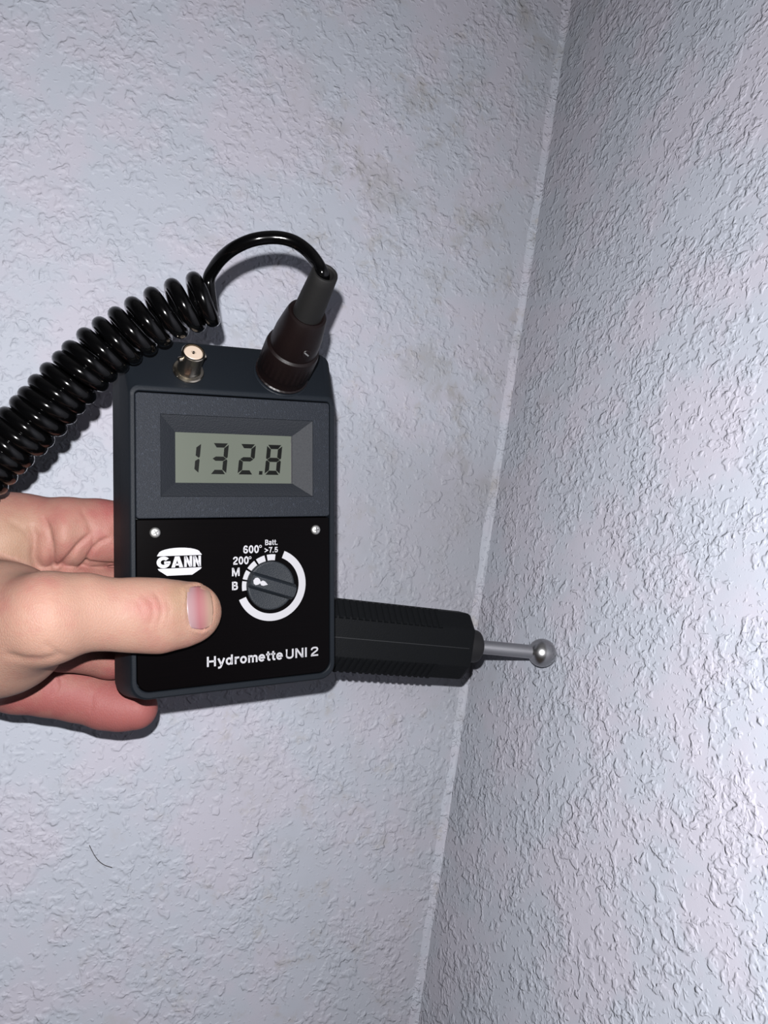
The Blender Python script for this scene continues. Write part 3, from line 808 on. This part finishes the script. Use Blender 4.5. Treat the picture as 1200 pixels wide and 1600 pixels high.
# web and palm folds beside the index finger
crease([(225, 150), (255, 220), (275, 300), (278, 380), (285, 445)], .0016, 3.2, 'fing')
crease([(480, 240), (400, 310), (340, 380), (285, 440)], .0019, 3.2, 'fing')
crease([(585, 262), (520, 290), (478, 335), (445, 395), (360, 462)], .0016, 3.0, 'fing')
crease([(450, 395), (520, 404), (590, 408)], .0014, 2.6, 'fing', False)
crease([(455, 200), (490, 250), (480, 330)], .0006, 3.5, 'fing')
crease([(420, 110), (470, 200), (500, 240)], .0005, 4.5, 'fing')
crease([(150, 200), (185, 260), (175, 360), (200, 430)], .0014, 6.0, 'fing')
crease([(40, 180), (130, 230), (170, 300)], .0005, 5.0, 'fing')
# soft bulges between the folds
def bulge(x, y, rx, ry, amt, who='fing'):
    global disp
    cx, cy = h3(x, y); g = np.exp(-(((scr[:, 0] - cx) / rx) ** 2 + ((scr[:, 1] - cy) / ry) ** 2)) * (facing > 0.05)
    g *= (isthumb if who == 'thumb' else 1 - isthumb); disp += amt * g
bulge(330, 260, 16, 34, .0022); bulge(230, 370, 12, 20, .0016); bulge(60, 290, 26, 30, .0012); bulge(400, 380, 10, 14, .0010)
# thumb joint wrinkles
crease([(740, 560), (790, 610), (800, 660), (775, 740)], .00032, 3.0, 'thumb')
crease([(800, 540), (835, 600), (845, 660), (820, 730)], .00038, 2.6, 'thumb')
crease([(700, 590), (735, 630), (740, 680)], .00025, 3.0, 'thumb')
crease([(860, 580), (885, 640), (870, 700)], .00022, 3.0, 'thumb')
bulge(780, 650, 30, 22, .0005, 'thumb')
# base of the thumb, faint fold where the thenar meets the wrist
crease([(20, 870), (120, 900), (220, 905), (320, 880)], .0007, 6.0, 'thumb')
crease([(230, 815), (300, 870), (380, 890)], .0004, 5.0, 'thumb')
# little finger joint lines
crease([(310, 985), (325, 1040), (300, 1090)], .0005, 3.0, 'fing')
crease([(270, 1000), (285, 1050), (270, 1100)], .0004, 3.0, 'fing')
crease([(470, 1070), (480, 1130), (470, 1180)], .0004, 4.0, 'fing')
# nail bed: a shallow step around the nail
nail_out = [(968, 530), (985, 600), (992, 680), (1012, 738), (1050, 750), (1085, 735), (1108, 690), (1116, 630), (1105, 570), (1075, 532), (1020, 515), (968, 530)]
d_, t_ = seg_dist(scr, [h3(*p) for p in nail_out])
cxn, cyn = h3(1042, 632)
inside = (np.abs((scr[:, 0] - cxn) / 22) ** 2.6 + np.abs((scr[:, 1] - cyn) / 36) ** 2.6) < 1
disp += np.where(inside, -.0004, 0) * isthumb * (facing > .1)
fold = np.exp(-((d_ - 3.5) / 3.0) ** 2) * (~inside) * (scr[:, 0] < cxn + 12) * isthumb * (facing > .1)
disp += .00045 * fold
disp = np.clip(disp, -.0030, .0030)
pts2 = pts + nr_ * disp[:, None]
pts2 = laplace_smooth(pts2, quads, 1, 0.4)

hand_org = PX(-60, 1000, .32)
HM = axes(S(hand_org), SD((1, 0, 0)), SD((0, -1, 0)), SD((0, 0, -1)))
hinv = HM.inverted()
B3 = np.array([[1, 0, 0], [0, -1, 0], [0, 0, -1]], float)
loc = (pts2 - hand_org) @ B3.T
hme = bpy.data.meshes.new('hand')
hme.vertices.add(len(loc)); hme.vertices.foreach_set('co', loc.ravel())
hme.loops.add(quads.size); hme.loops.foreach_set('vertex_index', quads.ravel().astype(np.int32))
hme.polygons.add(len(quads)); hme.polygons.foreach_set('loop_start', np.arange(0, quads.size, 4, dtype=np.int32))
hme.polygons.foreach_set('loop_total', np.full(len(quads), 4, np.int32))
hme.update(calc_edges=True); hme.validate()
# flush: how red the blood makes the skin there (fingers, knuckles), stored as a point attribute
fdist = [chain_dist(pts, c_) for c_ in (index, middle, ring, pinky)]
flush = np.clip(1 - isthumb, 0, 1) * 0.55
flush += 0.45 * np.clip((pts[:, 0] + .13) / .05, 0, 1) * (1 - isthumb) + 0.35 * np.clip((pts[:, 1] - .062) / .02, 0, 1) * (1 - isthumb)
def blob(x, y, rx, ry): cx, cy = h3(x, y); return np.exp(-(((scr[:, 0] - cx) / rx) ** 2 + ((scr[:, 1] - cy) / ry) ** 2))
flush += isthumb * (0.55 * blob(780, 650, 26, 26) + 0.40 * blob(200, 500, 50, 16) + 0.25 * blob(60, 640, 40, 30) + 0.3 * blob(900, 830, 50, 12) + 0.2 * blob(1140, 650, 8, 30))
flush += (1 - isthumb) * (0.35 * blob(560, 120, 20, 30) + 0.35 * blob(620, 1170, 60, 30))
flush -= (1 - isthumb) * (0.75 * blob(60, 280, 40, 50) + 0.25 * blob(400, 240, 24, 30))
flush = laplace_smooth(np.c_[flush, flush, flush], quads, 12)[:, 0]
yel = isthumb * (0.9 * blob(930, 620, 14, 40) + 0.7 * blob(960, 560, 30, 14) + 0.6 * blob(1130, 650, 8, 30)) + (1 - isthumb) * 0.8 * blob(50, 300, 45, 50)
at_ = hme.attributes.new('flush', 'FLOAT', 'POINT'); at_.data.foreach_set('value', flush.astype(np.float32))
at_ = hme.attributes.new('sallow', 'FLOAT', 'POINT'); at_.data.foreach_set('value', np.clip(yel, 0, 1).astype(np.float32))

M_SKIN, nt, b = material('skin', (0.26, 0.15, 0.12), 0.58, spec=0.13)
c = objco(nt)
fa = N(nt, 'ShaderNodeAttribute', attribute_name='flush'); sa = N(nt, 'ShaderNodeAttribute', attribute_name='sallow')
mott = mrange(nt, noise(nt, c, 110, 4, 0.6), 0.35, 0.68, -0.16, 0.20)
col = mixc(nt, mth(nt, 'ADD', fa.outputs['Fac'], mott), (0.258, 0.150, 0.112), (0.230, 0.074, 0.068))
col = mixc(nt, mth(nt, 'MULTIPLY', sa.outputs['Fac'], 0.6), col, (0.215, 0.142, 0.088))
nt.links.new(col, b.inputs['Base Color'])
b.inputs['Subsurface Weight'].default_value = 0.18
b.inputs['Subsurface Radius'].default_value = (1.0, 0.35, 0.2)
b.inputs['Subsurface Scale'].default_value = 0.0022
vor = N(nt, 'ShaderNodeTexVoronoi', feature='DISTANCE_TO_EDGE'); vor.inputs['Scale'].default_value = 1100
mpv = N(nt, 'ShaderNodeMapping'); mpv.inputs['Scale'].default_value = (1, 0.6, 1); nt.links.new(c, mpv.inputs[0]); nt.links.new(mpv.outputs[0], vor.inputs['Vector'])
hh = mth(nt, 'ADD', mrange(nt, vor.outputs['Distance'], 0.0, 0.25, 0, 0.5), noise(nt, c, 260, 4, 0.6))
bump(nt, b, hh, 0.45, 0.00022)
ho_ = link('hand', hme, M_SKIN, None, smooth=True)
ho_.matrix_world = HM
ho_['label'] = "person's left hand gripping the meter, thumb across its black face plate"
ho_['category'] = 'hand'

# thumbnail: a thin curved plate laid on the nail bed
bvh = BVHTree.FromPolygons([tuple(p) for p in pts2[:, :]], [tuple(q_) for q_ in quads.tolist()])
nu, nv = 22, 26
Vn = []; ok = True
for i_ in range(nu + 1):
    for j_ in range(nv + 1):
        s = -1 + 2 * i_ / nu; t = -1 + 2 * j_ / nv
        # superellipse-ish map of the square into the nail outline
        sxx = s * math.sqrt(1 - 0.34 * t * t); tyy = t * math.sqrt(1 - (0.42 if s > 0 else 0.16) * s * s)
        px, py = cxn + 20.5 * sxx + 2.0 * tyy, cyn + 34.0 * tyy
        o3 = PX(px, py, .25); d3 = np.array([(px - 600) / 1200, (py - 800) / 1200, 1.0])
        hit = bvh.ray_cast(Vector(o3), Vector(d3))
        hp = np.array(hit[0]) if hit[0] is not None else PX(px, py, .31)
        rim = max(abs(s), abs(t)); lift = 0.00022 * (1 - rim ** 4)
        Vn.append((hp, lift))
G3 = np.array([v[0] for v in Vn]).reshape(nu + 1, nv + 1, 3)
for _ in range(6):
    G3[1:-1, 1:-1] = 0.5 * G3[1:-1, 1:-1] + 0.125 * (G3[2:, 1:-1] + G3[:-2, 1:-1] + G3[1:-1, 2:] + G3[1:-1, :-2])
gu = np.gradient(G3, axis=0); gv = np.gradient(G3, axis=1); gn = np.cross(gu, gv); gn /= np.linalg.norm(gn, axis=2)[..., None]
if gn[nu // 2, nv // 2, 2] > 0: gn = -gn
lift = np.array([v[1] for v in Vn]).reshape(nu + 1, nv + 1)
top = (G3 + gn * lift[..., None]).reshape(-1, 3); bot = (G3 - gn * 0.0004).reshape(-1, 3)
top = (top - hand_org) @ B3.T; bot = (bot - hand_org) @ B3.T
n1 = len(top); Fn = []
idx = lambda i_, j_: i_ * (nv + 1) + j_
for i_ in range(nu):
    for j_ in range(nv):
        Fn.append((idx(i_, j_), idx(i_ + 1, j_), idx(i_ + 1, j_ + 1), idx(i_, j_ + 1)))
        Fn.append(tuple(n1 + q_ for q_ in (idx(i_, j_), idx(i_, j_ + 1), idx(i_ + 1, j_ + 1), idx(i_ + 1, j_))))
ed = [idx(i_, 0) for i_ in range(nu + 1)] + [idx(nu, j_) for j_ in range(1, nv + 1)] + [idx(i_, nv) for i_ in range(nu - 1, -1, -1)] + [idx(0, j_) for j_ in range(nv - 1, 0, -1)]
for a, b_ in zip(ed, ed[1:] + ed[:1]): Fn.append((a, b_, n1 + b_, n1 + a))
me = pymesh('thumbnail', list(map(tuple, top)) + list(map(tuple, bot)), Fn); fix_normals(me)
# nail position along its length, for the pink bed / pale free edge
av = np.tile(np.repeat(np.linspace(0, 1, nu + 1), nv + 1), 2)
at_ = me.attributes.new('along', 'FLOAT', 'POINT'); at_.data.foreach_set('value', av.astype(np.float32))
M_NAIL, nt, b = material('nail', (0.6, 0.32, 0.34), 0.38, spec=0.25)
aa = N(nt, 'ShaderNodeAttribute', attribute_name='along')
rp = N(nt, 'ShaderNodeValToRGB'); nt.links.new(aa.outputs['Fac'], rp.inputs[0])
el = rp.color_ramp.elements
el[0].position = 0.0; el[0].color = (0.205, 0.135, 0.140, 1)
el[1].position = 1.0; el[1].color = (0.235, 0.155, 0.112, 1)
for p_, c_ in ((0.22, (0.212, 0.118, 0.124, 1)), (0.45, (0.205, 0.078, 0.084, 1)), (0.64, (0.212, 0.098, 0.092, 1)), (0.82, (0.228, 0.142, 0.110, 1))):
    e = el.new(p_); e.color = c_
for e in el: e.color = (*tone(e.color), 1)
nt.links.new(rp.outputs[0], b.inputs['Base Color'])
nl = link('thumbnail', me, M_NAIL, ho_, smooth=True); nl['label'] = 'pink thumbnail'

# ------------------------------------------------------------------ a stray hair on the left wall
nlv = np.array([-math.sin(ALPHA), 0, math.cos(ALPHA)])     # in world plan axes (x, z=forward)
def on_wall(px, py, off):
    d = SD(((px - 600) / 1200, (py - 800) / 1200, 1.0)); n3 = Vector((-math.sin(ALPHA), math.cos(ALPHA), 0))
    p0 = Vector((CORNER.x, CORNER.y, 0)); o3 = Vector((0, 0, CAMZ))
    t = (p0 - o3).dot(n3) / d.dot(n3); return o3 + d * t - n3 * off
hp_ = [on_wall(x, y, 0.0010) for x, y in ((139.5, 1319.5), (143, 1327), (148, 1336), (154, 1344), (163, 1350.5), (175, 1354.5))]
cs = crspline([tuple(p) for p in hp_], 6)
org = Vector(cs[18]); vf = tube(cs - np.array(org), 0.00022, 6)
o = meshobj('stray_hair', vf, M_HAIR, None, 60); o.location = org
o['label'] = 'short curved dark hair stuck on the left wall below the hand'; o['category'] = 'hair'
